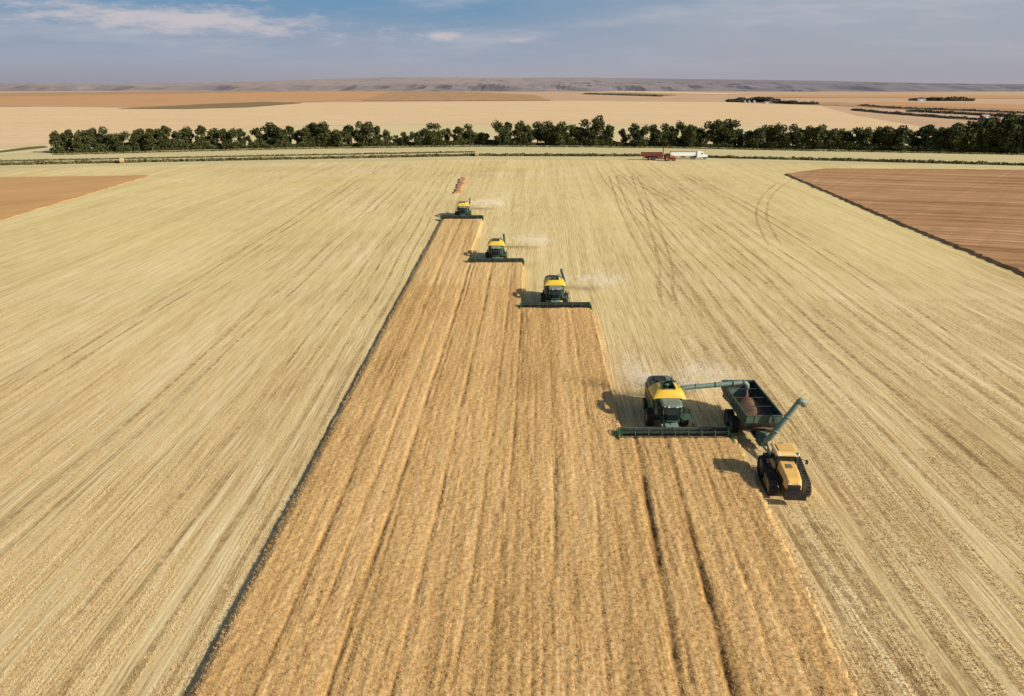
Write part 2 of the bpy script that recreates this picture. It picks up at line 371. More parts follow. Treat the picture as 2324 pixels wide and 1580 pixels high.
def trackmat():
    m,t,bs=newmat('wheel_track'); pos=t.new('ShaderNodeNewGeometry').outputs['Position']
    n=t.noise(pos,.9,5,.7); n2=t.noise(pos,.06,3,.6)
    t.link(t.mix(t.noise(pos,5,3,.6),(.48,.33,.155,1),(.37,.245,.115,1)),bs.inputs['Base Color']); bs.inputs['Roughness'].default_value=1; bs.inputs['Specular IOR Level'].default_value=0
    t.link(t.math('MULTIPLY',t.mr(n,.36,.62),t.mr(n2,.35,.6,.1,.6),clamp=True),bs.inputs['Alpha']); return m
M['track']=trackmat()
def ribbon(name,pts,w,z,gauge=0):
    Wp=[Vector(at(*p)) for p in pts]; S=[]
    for i in range(len(Wp)-1):
        p0=Wp[max(i-1,0)];p1=Wp[i];p2=Wp[i+1];p3=Wp[min(i+2,len(Wp)-1)]
        for j in range(12):
            t=j/12; S.append(.5*((2*p1)+(p2-p0)*t+(2*p0-5*p1+4*p2-p3)*t*t+(3*p1-p0-3*p2+p3)*t**3))
    S.append(Wp[-1]); m=MB()
    for g in ((-gauge/2,gauge/2) if gauge else (0,)):
        vs=[];fs=[]
        for i,p in enumerate(S):
            d=(S[min(i+1,len(S)-1)]-S[max(i-1,0)]).normalized(); nn=Vector((-d.y,d.x)); ww=w/2*random.uniform(.7,1.2)
            a=p+nn*(g-ww); b=p+nn*(g+ww); vs+=[(a.x,a.y,z),(b.x,b.y,z)]
        for i in range(len(S)-1): fs.append((2*i,2*i+1,2*i+3,2*i+2))
        m.add(vs,fs)
    o=m.build(name,M['track']); tag(o,kind='structure')
    if o.data.polygons[0].normal.z<0: o.data.flip_normals()
ribbon('wheel_tracks',[(1440,400),(1480,500),(1510,600),(1512,660),(1545,740),(1640,860)],.8,.008,2.6)
ribbon('wheel_tracks',[(1400,392),(1550,470),(1700,580),(1830,700),(2020,860),(2330,1110),(2600,1330)],.8,.012,2.8)
ribbon('wheel_tracks',[(1790,405),(1745,440),(1728,490),(1760,560)],.8,.016,3.0)
ribbon('wheel_tracks',[(1790,1150),(1910,1340),(2060,1590),(2200,1830)],.6,.02,2.4)
ribbon('wheel_tracks',[(1650,840),(1560,700),(1480,590),(1420,480),(1390,400)],.7,.024,2.8)
ribbon('wheel_tracks',[(1550,395),(1700,470),(1880,580),(2100,730),(2324,900),(2600,1100)],.7,.028,2.8)
ribbon('wheel_tracks',[(1835,1190),(1990,1390),(2150,1590),(2300,1780)],.6,.032,2.4)
for i,(xa,ga) in enumerate(((-24.5,2.6),(-31,3.0),(-44,2.8),(-63,2.6),(31.5,2.8),(38,2.8),(45,2.6),(56,2.8))):
    m=MB(); z=.036+.004*i
    for g in (-ga/2,ga/2):
        vs=[];fs=[]; nS=90
        for q in range(nS+1):
            Y=25+q*4.0; kx=(.0 if xa<0 else .035)*(Y-79)+1.6*math.sin(Y*.012+xa)+.25*math.sin(Y*.09+xa); ww=.28*random.uniform(.6,1.3)
            vs+=[(xa+g+kx-ww,Y,z),(xa+g+kx+ww,Y,z)]
        for q in range(nS): fs.append((2*q,2*q+1,2*q+3,2*q+2))
        m.add(vs,fs)
    o=m.build('wheel_tracks',M['track']); tag(o,kind='structure')

# ---------------------------------------------------------------- far hills
def hills():
    nx,ny_=900,110
    X=np.linspace(-15000,15000,nx); Yl=5000+10000*np.linspace(0,1,ny_)**1.5; XX,Y2=np.meshgrid(X,Yl)
    pxs=np.array([-1200,-300,0,400,600,900,1250,1700,2000,2324,2800,3600]); tops=np.array([197,197,197,192,187,176,176,182,188,193,195,195])
    crest=np.interp((XX/(Y2*1.05))*F+CX,pxs,(195-tops)/1824*.9*12500+38)
    Y0=5500+900*(vn(XX/1300,XX*0,41)-.5)+500*(vn(XX/380,XX*0,42)-.5)
    g=np.abs(vn(XX/260,Y2/900,43)-.5)*2; g2=np.abs(vn(XX/110,Y2/300,44)-.5)*2
    rise=sm(0,600,Y2-Y0-500*g-150*g2)
    amp=42+24*vn(XX/2500,XX*0,45)
    z=rise*amp*(.6+.3*g+.2*g2)
    z2=sm(7200,12500,Y2)
    z=z*(1-z2)+z2*np.maximum(crest,12)+(vn(XX/900,Y2/1200,46)-.5)*18*sm(7000,9000,Y2)
    z=np.where(Y2<5050,-3,z-1.2)
    I=np.arange(nx*ny_).reshape(ny_,nx)
    Fc=np.stack([I[:-1,:-1],I[:-1,1:],I[1:,1:],I[1:,:-1]],2).reshape(-1,4)
    m,t,bs=newmat('badlands'); geo=t.new('ShaderNodeNewGeometry'); pos=geo.outputs['Position']
    s=t.new('ShaderNodeSeparateXYZ'); t.link(geo.outputs['Normal'],s.inputs[0]); sp=t.new('ShaderNodeSeparateXYZ'); t.link(pos,sp.inputs[0])
    slope=t.mr(s.outputs[2],.985,.9992)
    n=t.noise(pos,.0016,5,.65)
    plate=t.mix(t.mr(n,.4,.62),(.42,.32,.26,1),(.34,.27,.24,1))
    face=t.mix(t.mr(t.noise(pos,.008,5,.7),.35,.65),(.145,.135,.15,1),(.26,.22,.21,1))
    c=t.mix(slope,face,plate)
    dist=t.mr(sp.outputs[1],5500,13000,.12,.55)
    c=t.mix(dist,c,(.36,.33,.35,1))  # air haze painted into the hill colour, stronger with distance
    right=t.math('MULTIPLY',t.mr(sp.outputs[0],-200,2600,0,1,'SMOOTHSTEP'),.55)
    c=t.mix(right,c,(.18,.19,.24,1))  # cloud shadow painted as a darker blue tone over the right-hand hills
    t.link(c,bs.inputs['Base Color']); bs.inputs['Roughness'].default_value=1; bs.inputs['Specular IOR Level'].default_value=0
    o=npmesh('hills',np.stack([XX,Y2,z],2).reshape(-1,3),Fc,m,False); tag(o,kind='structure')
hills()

# ---------------------------------------------------------------- trees
def crown_mesh(seed,h,w,mat,n=2000,leaf=.6):
    rs=np.random.RandomState(seed); cl=[]
    k=rs.randint(13,19)
    for i in range(k):
        zz=rs.uniform(.1,.95); rr=w*.5*math.sin(PI*min(1,(zz*.8+.18)))**.6*rs.uniform(.25,.9)
        a=rs.rand()*2*PI; cl.append((rr*math.cos(a),rr*math.sin(a),zz*h,rs.uniform(.12,.22)*w+.35))
    cl=np.array(cl); wts=cl[:,3]**2; wts/=wts.sum()
    ix=rs.choice(len(cl),n,p=wts); d=rs.randn(n,3); d/=np.linalg.norm(d,axis=1)[:,None]
    r=cl[ix,3]*(rs.rand(n)**.35)*rs.uniform(.85,1.15,n)
    ctr=cl[ix,:3]+d*r[:,None]*np.array([1,1,.85]); ctr[:,2]=np.clip(ctr[:,2],.25,None)
    st=np.random.get_state(); np.random.seed(seed); o=quads('crown',ctr,leaf,mat); np.random.set_state(st)
    return o,cl
def make_tree(seed,h,w):
    r=empty('leafy_tree'); o,cl=crown_mesh(seed,h,w,M['leaf']); o.parent=r
    t=MB(); t.tube([(0,0,-.2),(.1,0,h*.25),(0,.1,h*.55),(0,0,h*.8)],[.32,.25,.16,.05],7)
    for c in cl[:7]: t.tube([(0,0,c[2]*.45),(c[0]*.5,c[1]*.5,c[2]*.75),(c[0],c[1],c[2])],[.13,.09,.03],5)
    t.build('trunk',M['bark'],r); return r
specs=[(1,10,8),(2,10,9.5),(3,10,7),(4,10,8.5),(5,10,10),(6,10,6.5),(8,10,8),(13,10,9)]
protos=[make_tree(*s) for s in specs]; used=[False]*len(protos)
topx=[100,120,300,400,440,480,560,600,690,750,790,850,900,985,1000,1060,1080,1160,1200,1260,1330,1362,1395,1430,1520,1580,1640,1690,1760,1840,1900,2000,2050,2200,2300,2600]
topy=[320,301,300,293,293,294,299,292,287,287,288,286,302,282,296,286,298,278,287,284,283,271,299,289,289,289,280,297,289,287,297,291,294,285,268,266]
bx=[p[0] for p in treeb]; by=[p[1] for p in treeb]
ordw1=['','first','second','third','fourth','fifth','sixth','seventh','eighth','ninth','tenth','eleventh','twelfth','thirteenth','fourteenth','fifteenth','sixteenth','seventeenth','eighteenth','nineteenth']
tens={2:'twent',3:'thirt',4:'fort',5:'fift',6:'sixt',7:'sevent',8:'eight',9:'ninet'}
def ordn(n):
    if n>100: return 'hundred and '+ordn(n-100)
    if n==100: return 'hundredth'
    if n<20: return ordw1[n]
    return tens[n//10]+('ieth' if n%10==0 else 'y '+ordw1[n%10])
x=128; trees=[]
gaps=[(448,458),(886,896),(944,956),(1110,1132),(1394,1408)]
while x<2400:
    if any(a<x<b for a,b in gaps):
        x+=10; continue
    ybase=np.interp(x,bx,by); ytop=np.interp(x,topx,topy)+abs(random.gauss(0,6))
    wx,wy=at(x,ybase+random.uniform(-2.5,1.0)); dist=wy*cP+H*sP
    ht=(ybase-ytop)*dist/F*1.12
    trees.append((x,wx,wy,max(ht,5.5))); x+=random.uniform(15,26)
def tree_place(wx,wy,ht,label,group):
    i=random.randrange(len(protos)); s=ht/10.2
    o=protos[i] if not used[i] else copy_tree(protos[i]); used[i]=True
    o.location=(wx,wy,-.15); ws=s*random.uniform(.8,1.2)
    o.scale=(ws,ws,s); o.rotation_euler=(0,0,random.uniform(0,6.28)); tag(o,label,'tree',group)
for i,(px,wx,wy,ht) in enumerate(trees):
    d='tall' if ht>12.5 else ('low rounded' if ht<9.5 else 'medium')
    tree_place(wx,wy,ht,'%s dark green tree, %s from the left end of the shelterbelt'%(d,ordn(i+1)),'trees of the long shelterbelt')
for j in range(14):
    px=2165+j*19+random.uniform(-5,5); wx,wy=at(px,np.interp(px,bx,by)-16+random.uniform(-6,4))
    tree_place(wx,wy,random.uniform(10,13.5),'dark tree in the back row at the right end, %s from its left'%ordn(j+1),'back row of trees at the right')
strip('undergrowth',treeb[3:10],4.2,6,50000,M['leaf'],.8,'low dark bushes filling the foot of the shelterbelt','bushes',hj=.8)
strip('fringe_grass',[(x,y+4) for x,y in treeb[3:11]],.4,6,8000,M['darkgrass'],.8,'dark grass fringe in front of the shelterbelt','grass')
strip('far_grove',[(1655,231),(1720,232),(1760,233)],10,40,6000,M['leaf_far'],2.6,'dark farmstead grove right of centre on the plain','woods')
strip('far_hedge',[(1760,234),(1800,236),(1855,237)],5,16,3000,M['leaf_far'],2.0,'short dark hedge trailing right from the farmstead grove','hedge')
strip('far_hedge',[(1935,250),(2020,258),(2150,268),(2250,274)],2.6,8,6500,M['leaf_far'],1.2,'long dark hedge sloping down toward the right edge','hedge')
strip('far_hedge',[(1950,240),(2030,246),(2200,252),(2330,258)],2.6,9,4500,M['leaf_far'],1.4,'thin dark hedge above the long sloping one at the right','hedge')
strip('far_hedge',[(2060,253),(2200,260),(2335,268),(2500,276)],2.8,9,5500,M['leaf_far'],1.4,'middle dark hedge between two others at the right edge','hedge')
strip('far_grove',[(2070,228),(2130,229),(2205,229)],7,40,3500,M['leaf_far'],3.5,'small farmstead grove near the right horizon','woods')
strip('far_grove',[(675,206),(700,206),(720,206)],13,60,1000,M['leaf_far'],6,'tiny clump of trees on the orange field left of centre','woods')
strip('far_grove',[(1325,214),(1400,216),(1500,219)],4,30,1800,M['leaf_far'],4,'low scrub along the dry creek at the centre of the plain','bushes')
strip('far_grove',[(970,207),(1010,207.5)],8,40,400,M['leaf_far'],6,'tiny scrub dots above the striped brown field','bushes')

# ---------------------------------------------------------------- vehicles
def wheel(parent,c,R,w,rimmat,lugs=20,n=30):
    e=empty('wheel',c,0,parent); h=w/2
    m=B().revx([(-h*.8,R*.58),(-h,R*.72),(-h,R*.9),(-h*.8,R*.97),(h*.8,R*.97),(h,R*.9),(h,R*.72),(h*.8,R*.58)],(0,0,0),n)
    for k in range(lugs):
        a=2*PI*k/lugs
        for s in (-1,1):
            R1=Matrix.Rotation(a+(.12 if s>0 else 0),3,'X')
            m.box(R1@Vector((s*h*.5,R*.98,0)),(h*1.15,R*.09,R*.07),R1@Matrix.Rotation(s*.55,3,'Y'))
    m.build('tyre',M['rubber'],e)
    r=B().revx([(-h*.75,R*.6),(-h*.75,R*.5),(-h*.25,R*.42),(-h*.25,.02),(h*.25,.02),(h*.25,R*.42),(h*.75,R*.5),(h*.75,R*.6)],(0,0,0),n)
    r.revx([(-h*.45,.01),(-h*.45,R*.16),(h*.45,R*.16),(h*.45,.01)],(0,0,0),12)
    r.build('rim',rimmat,e); return e
def ring8(y,w,zb,zt,ch=.25,x=0):
    return [(x-w,y,zb+ch),(x-w+ch,y,zb),(x+w-ch,y,zb),(x+w,y,zb+ch),(x+w,y,zt-ch),(x+w-ch,y,zt),(x-w+ch,y,zt),(x-w,y,zt-ch)]
def make_combine(ext):
    r=empty('combine_harvester')
    def sec(y,w,zb,zt,rd=.5,n=5):
        pts=[(-w*.86,y,zb),(w*.86,y,zb),(w,y,zb+.5)]
        for k in range(n+1):
            a=PI/2*k/n; pts.append((w-rd+rd*math.cos(a),y,zt-rd+rd*math.sin(a)))
        for k in range(n+1):
            a=PI/2+PI/2*k/n; pts.append((-w+rd+rd*math.cos(a),y,zt-rd+rd*math.sin(a)))
        pts.append((-w,y,zb+.5)); return pts
    B().loft([sec(-.95,1.3,1.5,3.1,.3),sec(-.75,1.55,1.2,3.4,.4),sec(1.4,1.62,1.0,3.6,.45),sec(2.6,1.64,1.0,3.85,.5),sec(4.2,1.62,1.05,4.05,.6),sec(5.4,1.55,1.15,3.95,.7),sec(6.3,1.4,1.4,3.5,.7),sec(6.75,1.15,1.8,2.95,.5)]).box((0,6.6,1.5),(2.2,.7,.7)).build('body',M['green'],r)
    for s in (-1,1):
        sp=B().prism([(-.4,1.45),(5.2,1.5),(5.2,3.2),(2.35,3.15),(-.4,2.9)],s*1.60,s*1.69).build('side_panel',M['green_mid'],r)
        B().prism([(-.2,2.45),(5.1,2.65),(5.1,2.77),(-.2,2.57)],s*1.692,s*1.702).build('stripe',M['yellow'],sp)
        B().prism([(.9,1.9),(3.9,2.0),(3.9,2.1),(.9,2.0)],s*1.692,s*1.702).build('stripe',M['black'],sp)
    nxd,nyd=36,26; vs=[];fs=[]; x0_,x1_,y0_,y1_=-1.86,1.86,-1.0,2.5
    def dome(x,y):
        a=max(0,1-abs(x/1.87)**2.7); c=max(0,1-abs((y-.75)/1.78)**2.9); return 3.42+1.28*(a**.55)*(c**.6)
    for j in range(nyd+1):
        for i in range(nxd+1):
            X=x0_+(x1_-x0_)*i/nxd; Y=y0_+(y1_-y0_)*j/nyd; vs.append((X,Y,dome(X,Y)))
    for j in range(nyd):
        for i in range(nxd):
            X=x0_+(x1_-x0_)*(i+.5)/nxd; Y=y0_+(y1_-y0_)*(j+.5)/nyd
            if abs(X)<.68 and -.4<Y<2.3: continue
            fs.append((j*(nxd+1)+i,j*(nxd+1)+i+1,(j+1)*(nxd+1)+i+1,(j+1)*(nxd+1)+i))
    tk=B().add(vs,fs).build('grain_tank',M['yellow'],r,smooth=True)
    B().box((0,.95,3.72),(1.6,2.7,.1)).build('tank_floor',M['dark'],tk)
    l=B()
    for s in (-1,1): l.box((s*.70,.95,4.52),(.07,2.7,.3)); l.box((s*1.22,.85,4.53),(.035,2.4,.04))
    l.box((0,-.42,4.45),(1.47,.07,.2)); l.box((0,2.32,4.25),(2.5,.1,.4)); l.box((0,.95,4.5),(1.35,.05,.05))
    l.build('hatch_rim',M['green'],tk)
    B().tube([(0,1.2,3.7),(.1,1.0,4.5)],.17,10).build('loading_auger',M['augergreen'],tk)
    B().box((-.35,4.1,4.09),(1.2,1.3,.08)).build('vent',M['black'],r)
    B().box((.65,4.0,4.1),(.5,1.5,.14)).build('air_filter_box',M['grey'],r,.03)
    B().tube([(.95,2.9,3.9),(.95,2.9,4.65),(1.0,3.05,4.8)],.08,8).build('exhaust',M['grey'],r)
    cb=B().loft([[(-.82,-1.0,1.75),(.82,-1.0,1.75),(.82,-2.7,1.75),(.5,-3.0,1.75),(-.5,-3.0,1.75),(-.82,-2.7,1.75)],[(-.95,-1.0,2.5),(.95,-1.0,2.5),(.95,-2.85,2.5),(.55,-3.15,2.5),(-.55,-3.15,2.5),(-.95,-2.85,2.5)],[(-.95,-1.0,3.35),(.95,-1.0,3.35),(.95,-2.7,3.35),(.55,-2.95,3.35),(-.55,-2.95,3.35),(-.95,-2.7,3.35)]]).build('cab',M['glass'],r)
    pl=B()
    for s in (-1,1):
        pl.tube([(s*.84,-2.72,1.75),(s*.97,-2.87,2.5),(s*.97,-2.72,3.36)],.05,6); pl.tube([(s*.97,-1.5,1.8),(s*.98,-1.5,3.36)],.05,6)
    pl.box((0,-2.9,1.72),(1.2,.3,.14)); pl.box((0,-1.9,1.68),(1.8,1.9,.14)); pl.build('cab_frame',M['green_mid'],cb)
    rr_=lambda k,z,o=0:[(x*k,y*(1 if k>1 else .92)+o,z) for x,y in ((-1,-.85),(1,-.85),(1,-2.9),(.55,-3.25),(-.55,-3.25),(-1,-2.9))]
    B().loft([rr_(1.12,3.38),rr_(1.12,3.52),rr_(.9,3.62,-.1)]).build('cab_roof',M['cabroof'],cb,.02)
    for xx in (-.8,-.45,.45,.8): B().box((xx,-3.25 if abs(xx)<.6 else -3.08,3.45),(.2,.1,.12)).build('headlight',M['lamp'],cb)
    for s in (-1,1):
        B().tube([(s*1.0,-2.6,3.3),(s*1.75,-3.0,3.2),(s*1.75,-3.0,2.9)],.03,5).box((s*1.8,-3.0,2.85),(.28,.08,.5)).build('mirror',M['black'],cb)
    B().box((0,-1.15,1.35),(1.7,.8,.8)).box((0,-.4,1.0),(3.0,.35,.35)).box((0,4.7,.85),(2.7,.25,.25)).box((0,2.2,.95),(1.3,5,.3)).build('chassis',M['green'],r)
    B().prism([(-1.2,.85),(-1.2,1.75),(-3.75,1.15),(-3.75,.35)],-.72,.72).box((0,-2.4,1.5),(.25,1.5,.12),Matrix.Rotation(.24,3,'X')).build('feeder_house',M['augergreen'],r,.03)
    for s in (-1,1):
        wheel(r,(s*1.95,0,.98),.98,.8,M['yellow']); wheel(r,(s*1.6,4.75,.68),.68,.5,M['yellow'],16,24)
    p=B().box((1.75,-1.75,1.72),(1.1,1.5,.06))
    for yy in (-2.45,-1.75,-1.05): p.tube([(2.28,yy,1.7),(2.28,yy,2.75)],.03,5)
    p.tube([(2.28,-2.45,2.75),(2.28,-1.05,2.75)],.03,5); p.tube([(2.28,-2.45,2.25),(2.28,-1.05,2.25)],.03,5)
    p.build('platform',M['green_mid'],r)
    l=B()
    for yy in (-2.5,-1.95): l.tube([(2.35,yy,1.75),(2.65,yy,.45)],.035,5); l.tube([(2.35,yy,2.7),(2.7,yy,1.6)],.03,5)
    for q in range(5): zz=.5+q*.28; l.box((2.64-.23*(zz-.45),-2.22,zz),(.22,.55,.04))
    l.build('ladder',M['green_mid'],r)
    h=B(); W=5.95
    h.box((0,-3.8,.78),(2*W,.09,.85)); h.tube([(-W,-3.8,1.26),(W,-3.8,1.26)],.09,8)
    for q in range(-6,7): h.box((q*.96,-3.72,.85),(.08,.14,.85))
    hd=h.build('header',M['green'],r)
    B().prism([(-3.86,.42),(-3.86,.48),(-5.0,.22),(-5.0,.16)],-W,W).build('draper_deck',M['black'],hd)
    kn=B().box((0,-5.06,.17),(2*W,.1,.04))
    for q in range(-59,60): kn.add([(q*.1-.03,-5.1,.17),(q*.1+.03,-5.1,.17),(q*.1,-5.2,.17)],[(0,1,2)])
    kn.build('cutter_bar',M['grey'],hd)
    rl=B(); ry,rz,rr=-4.75,1.08,.48
    for q in range(6):
        a=q*PI/3+.3; yy=ry+rr*math.cos(a); zz=rz+rr*math.sin(a); rl.tube([(-W+.2,yy,zz),(W-.2,yy,zz)],.04,6)
        for j in range(-38,39): rl.box((j*.15,yy-.02,zz-.15),(.022,.022,.28))
    rl.build('reel',M['black'],hd)
    B().tube([(-W+.2,ry,rz),(W-.2,ry,rz)],.09,8).build('reel_tube',M['green'],hd)
    for q in range(-4,5):
        e=B(); xx=q*(W-.25)/4
        for j in range(6):
            a=j*PI/3+.3; a2=(j+1)*PI/3+.3
            e.tube([(xx,ry,rz),(xx,ry+rr*math.cos(a),rz+rr*math.sin(a))],.04,5); e.tube([(xx,ry+rr*math.cos(a)*.97,rz+rr*math.sin(a)*.97),(xx,ry+rr*math.cos(a2)*.97,rz+rr*math.sin(a2)*.97)],.035,5)
        e.build('reel_spider',M['green_mid'],hd)
    for s in (-1,0,1):
        B().tube([(s*(W-.05),-3.8,1.3),(s*(W-.05),-4.3,1.45),(s*(W-.05),ry,rz+.05)],.06,6).build('reel_arm',M['green_light'],hd)
    for s in (-1,1):
        e_=-6.9 if s>0 else -6.2
        B().prism([(-3.6,.2),(-3.6,1.1),(-4.2,1.05),(-5.0,.9),(e_,.62),(e_,.4),(-5,.12)],s*W,s*(W+.16)).box((s*(W+.1),-5.3,.86),(.05,1.2,.08),Matrix.Rotation(.2,3,'X')).build('crop_divider',M['green_light'],hd,.02)
    if ext:
        au=B().tube([(1.45,.7,2.8),(1.5,.7,3.9),(1.7,.7,4.15),(2.2,.7,4.25),(5.2,.75,4.5),(8.3,.8,4.78),(8.6,.8,4.75)],[.3,.3,.3,.28,.27,.26,.25],12)
        for q in (3.2,5.4,7.4): au.tube([(q,.72,4.25+(q-1.5)*.077),(q+.08,.72,4.256+(q-1.5)*.077)],.32,12)
        au=au.build('unloading_auger',M['augergreen'],r,smooth=True)
        B().tube([(8.4,.8,4.78),(8.8,.8,4.74),(9.0,.8,4.5),(9.03,.8,4.1)],[.27,.29,.28,.28],12).build('spout',M['augergreen'],au,smooth=True)
        B().tube([(9.03,.8,4.2),(9.05,.8,3.6),(9.08,.8,2.9)],[.13,.15,.24],8).build('grain_stream',M['grain'],au)
    else:
        au=B().tube([(1.45,.7,2.8),(1.6,.7,3.6),(1.75,1.0,3.8),(1.8,2,3.9),(1.65,7.0,4.15),(1.64,7.3,4.15)],[.27,.27,.26,.24,.22,.22],12).build('unloading_auger',M['green_mid'],r,smooth=True)
        B().tube([(1.64,7.2,4.15),(1.63,7.5,4.3),(1.63,7.6,4.65)],[.22,.23,.23],12).build('spout',M['green_mid'],au,smooth=True)
    B().box((0,6.9,1.15),(2.0,.5,.35)).build('straw_spreader',M['black'],r,.04)
    return r
g_='combine harvesters working in a staggered line'
c4_=make_combine(True); c4_.location=(17.45,83.9,0)
tag(c4_,'nearest green combine with yellow tank, its long arm pouring grain into the green cart','combine harvester',g_)
c3=make_combine(False)
for o,(px,py),lab in ((c3,(1261,707),'green combine with yellow tank second nearest, between the unloading combine and the third'),
                      (None,(1125,603),'green combine with yellow tank, third nearest of the staggered line of four'),
                      (None,(1049,501),'farthest and smallest green combine with yellow tank, at the left edge of the strip')):
    if o is None: o=copy_tree(c3)
    X,Y=at(px,py); o.location=(X,Y+4.9,0); tag(o,lab,'combine harvester',g_)

def make_cart(bodymat,augmat,name='grain_cart'):
    r=empty(name)
    def rect(x,y0,y1,z): return [(-x,y0,z),(x,y0,z),(x,y1,z),(-x,y1,z)]
    outer=[rect(.55,-2.6,2.4,.75),rect(1.75,-4.6,4.6,2.2),rect(1.85,-5.3,5.2,2.9),rect(1.85,-5.3,5.2,3.75)]
    inner=[rect(1.78,-5.23,5.13,3.75),rect(1.78,-5.23,5.13,2.95),rect(1.6,-4.4,4.4,2.2)]
    m=B().loft(outer,False)
    m.add(inner[0]+inner[1]+inner[2],[(i,(i+1)%4,4+(i+1)%4,4+i) for i in range(4)]+[(4+i,4+(i+1)%4,8+(i+1)%4,8+i) for i in range(4)])
    m.add(outer[3]+inner[0],[(i,(i+1)%4,4+(i+1)%4,4+i) for i in range(4)]); m.add(outer[0],[(0,1,2,3)])
    bd=m.build('hopper',bodymat,r)
    rb=B()
    for s in (-1,1):
        for q in range(9): rb.box((s*1.88,-4.9+q*1.22,3.3),(.06,.09,.85))
        rb.box((s*1.88,-.05,3.78),(.12,10.6,.08)); rb.box((s*1.88,-.05,2.92),(.1,10.5,.08))
    for yy in (-5.33,5.23): rb.box((0,yy,3.78),(3.8,.1,.08)); rb.box((0,yy,3.35),(.08,.06,.8)); rb.box((-1,yy,3.35),(.08,.06,.8)); rb.box((1,yy,3.35),(.08,.06,.8))
    rb.build('rim_rail',bodymat,bd)
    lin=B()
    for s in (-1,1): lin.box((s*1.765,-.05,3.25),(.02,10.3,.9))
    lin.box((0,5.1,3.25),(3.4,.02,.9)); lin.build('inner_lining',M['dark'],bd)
    cb=B()
    for yy in (-2.4,.2,2.9): cb.tube([(-1.8,yy,3.62),(1.8,yy,3.62)],.04,6)
    for q in range(8): cb.box((1.72,-4.4+q*1.2,3.2),(.05,.07,.8))
    cb.build('cross_brace',M['black'],bd)
    n1,n2=14,30; vs=[];fs=[]
    for j in range(n2+1):
        for i in range(n1+1):
            X=-1.76+3.52*i/n1; Y=-5.2+10.3*j/n2
            vs.append((X,Y,2.6+.75*math.exp(-((X-.1)**2+(Y-1.2)**2)/2.4)+.5*math.exp(-((X)**2+(Y+1.6)**2)/2.4)-.2*abs(X)+random.uniform(-.02,.02)-.07*abs(Y)))
    for j in range(n2):
        for i in range(n1): fs.append((j*(n1+1)+i,j*(n1+1)+i+1,(j+1)*(n1+1)+i+1,(j+1)*(n1+1)+i))
    B().add(vs,fs).build('grain_load',M['grain'],bd,smooth=True)
    f=B().box((0,0,.95),(1.2,9,.25)); f.box((0,0,.9),(3.4,.5,.4)); f.tube([(-.5,-4.2,.95),(0,-8.6,.65)],.11,6); f.tube([(.5,-4.2,.95),(0,-8.6,.65)],.11,6); f.box((0,-8.9,.6),(.25,.7,.16)); f.tube([(.35,-6.2,.75),(.35,-6.2,.1)],.06,6)
    for s in (-1,1): f.tube([(s*.6,-3.5,1.0),(s*1.7,-5.0,2.9)],.07,6); f.tube([(s*.6,3.5,1.0),(s*1.7,4.9,2.9)],.07,6)
    f.build('frame',bodymat,r)
    for s in (-1,1):
        for yy in (-.95,.95): wheel(r,(s*1.85,yy,.92),.92,.8,M['grey'],18,26)
    au=B().tube([(0,-3.4,.6),(0,-5.6,1.0),(.5,-6.1,1.6),(1.3,-6.3,3.0),(2.75,-6.6,5.6),(2.9,-6.62,5.85)],[.28,.3,.32,.3,.28,.28],12)
    au.tube([(.95,-6.22,2.35),(1.02,-6.22,2.48)],.38,12); au.tube([(1.9,-6.43,4.05),(1.96,-6.43,4.16)],.34,12)
    au=au.build('unloading_auger',augmat,r,smooth=True)
    B().tube([(2.8,-6.62,5.75),(3.05,-6.64,6.0),(3.3,-6.66,5.85),(3.5,-6.66,5.45)],[.3,.34,.33,.3],12).build('spout',augmat,au,smooth=True)
    B().tube([(1.2,-5.35,1.4),(1.2,-5.5,3.6)],.03,5).tube([(.8,-5.35,1.4),(.8,-5.5,3.6)],.03,5).build('ladder',bodymat,r)
    B().prism([(-5.9,.5),(-4.4,.5),(-4.4,1.9),(-5.2,1.9),(-5.9,1.2)],-.45,.45).build('auger_sump',bodymat,r,.03)
    for s in (-1,1): B().box((s*1.5,5.28,1.9),(.25,.05,.18)).build('tail_light',M['red'],r)
    return r
cart=make_cart(M['cartgreen'],M['augergreen']); cart.location=(26.4,82.9,0)
tag(cart,'dark green open grain cart receiving grain beside the nearest combine','grain cart')

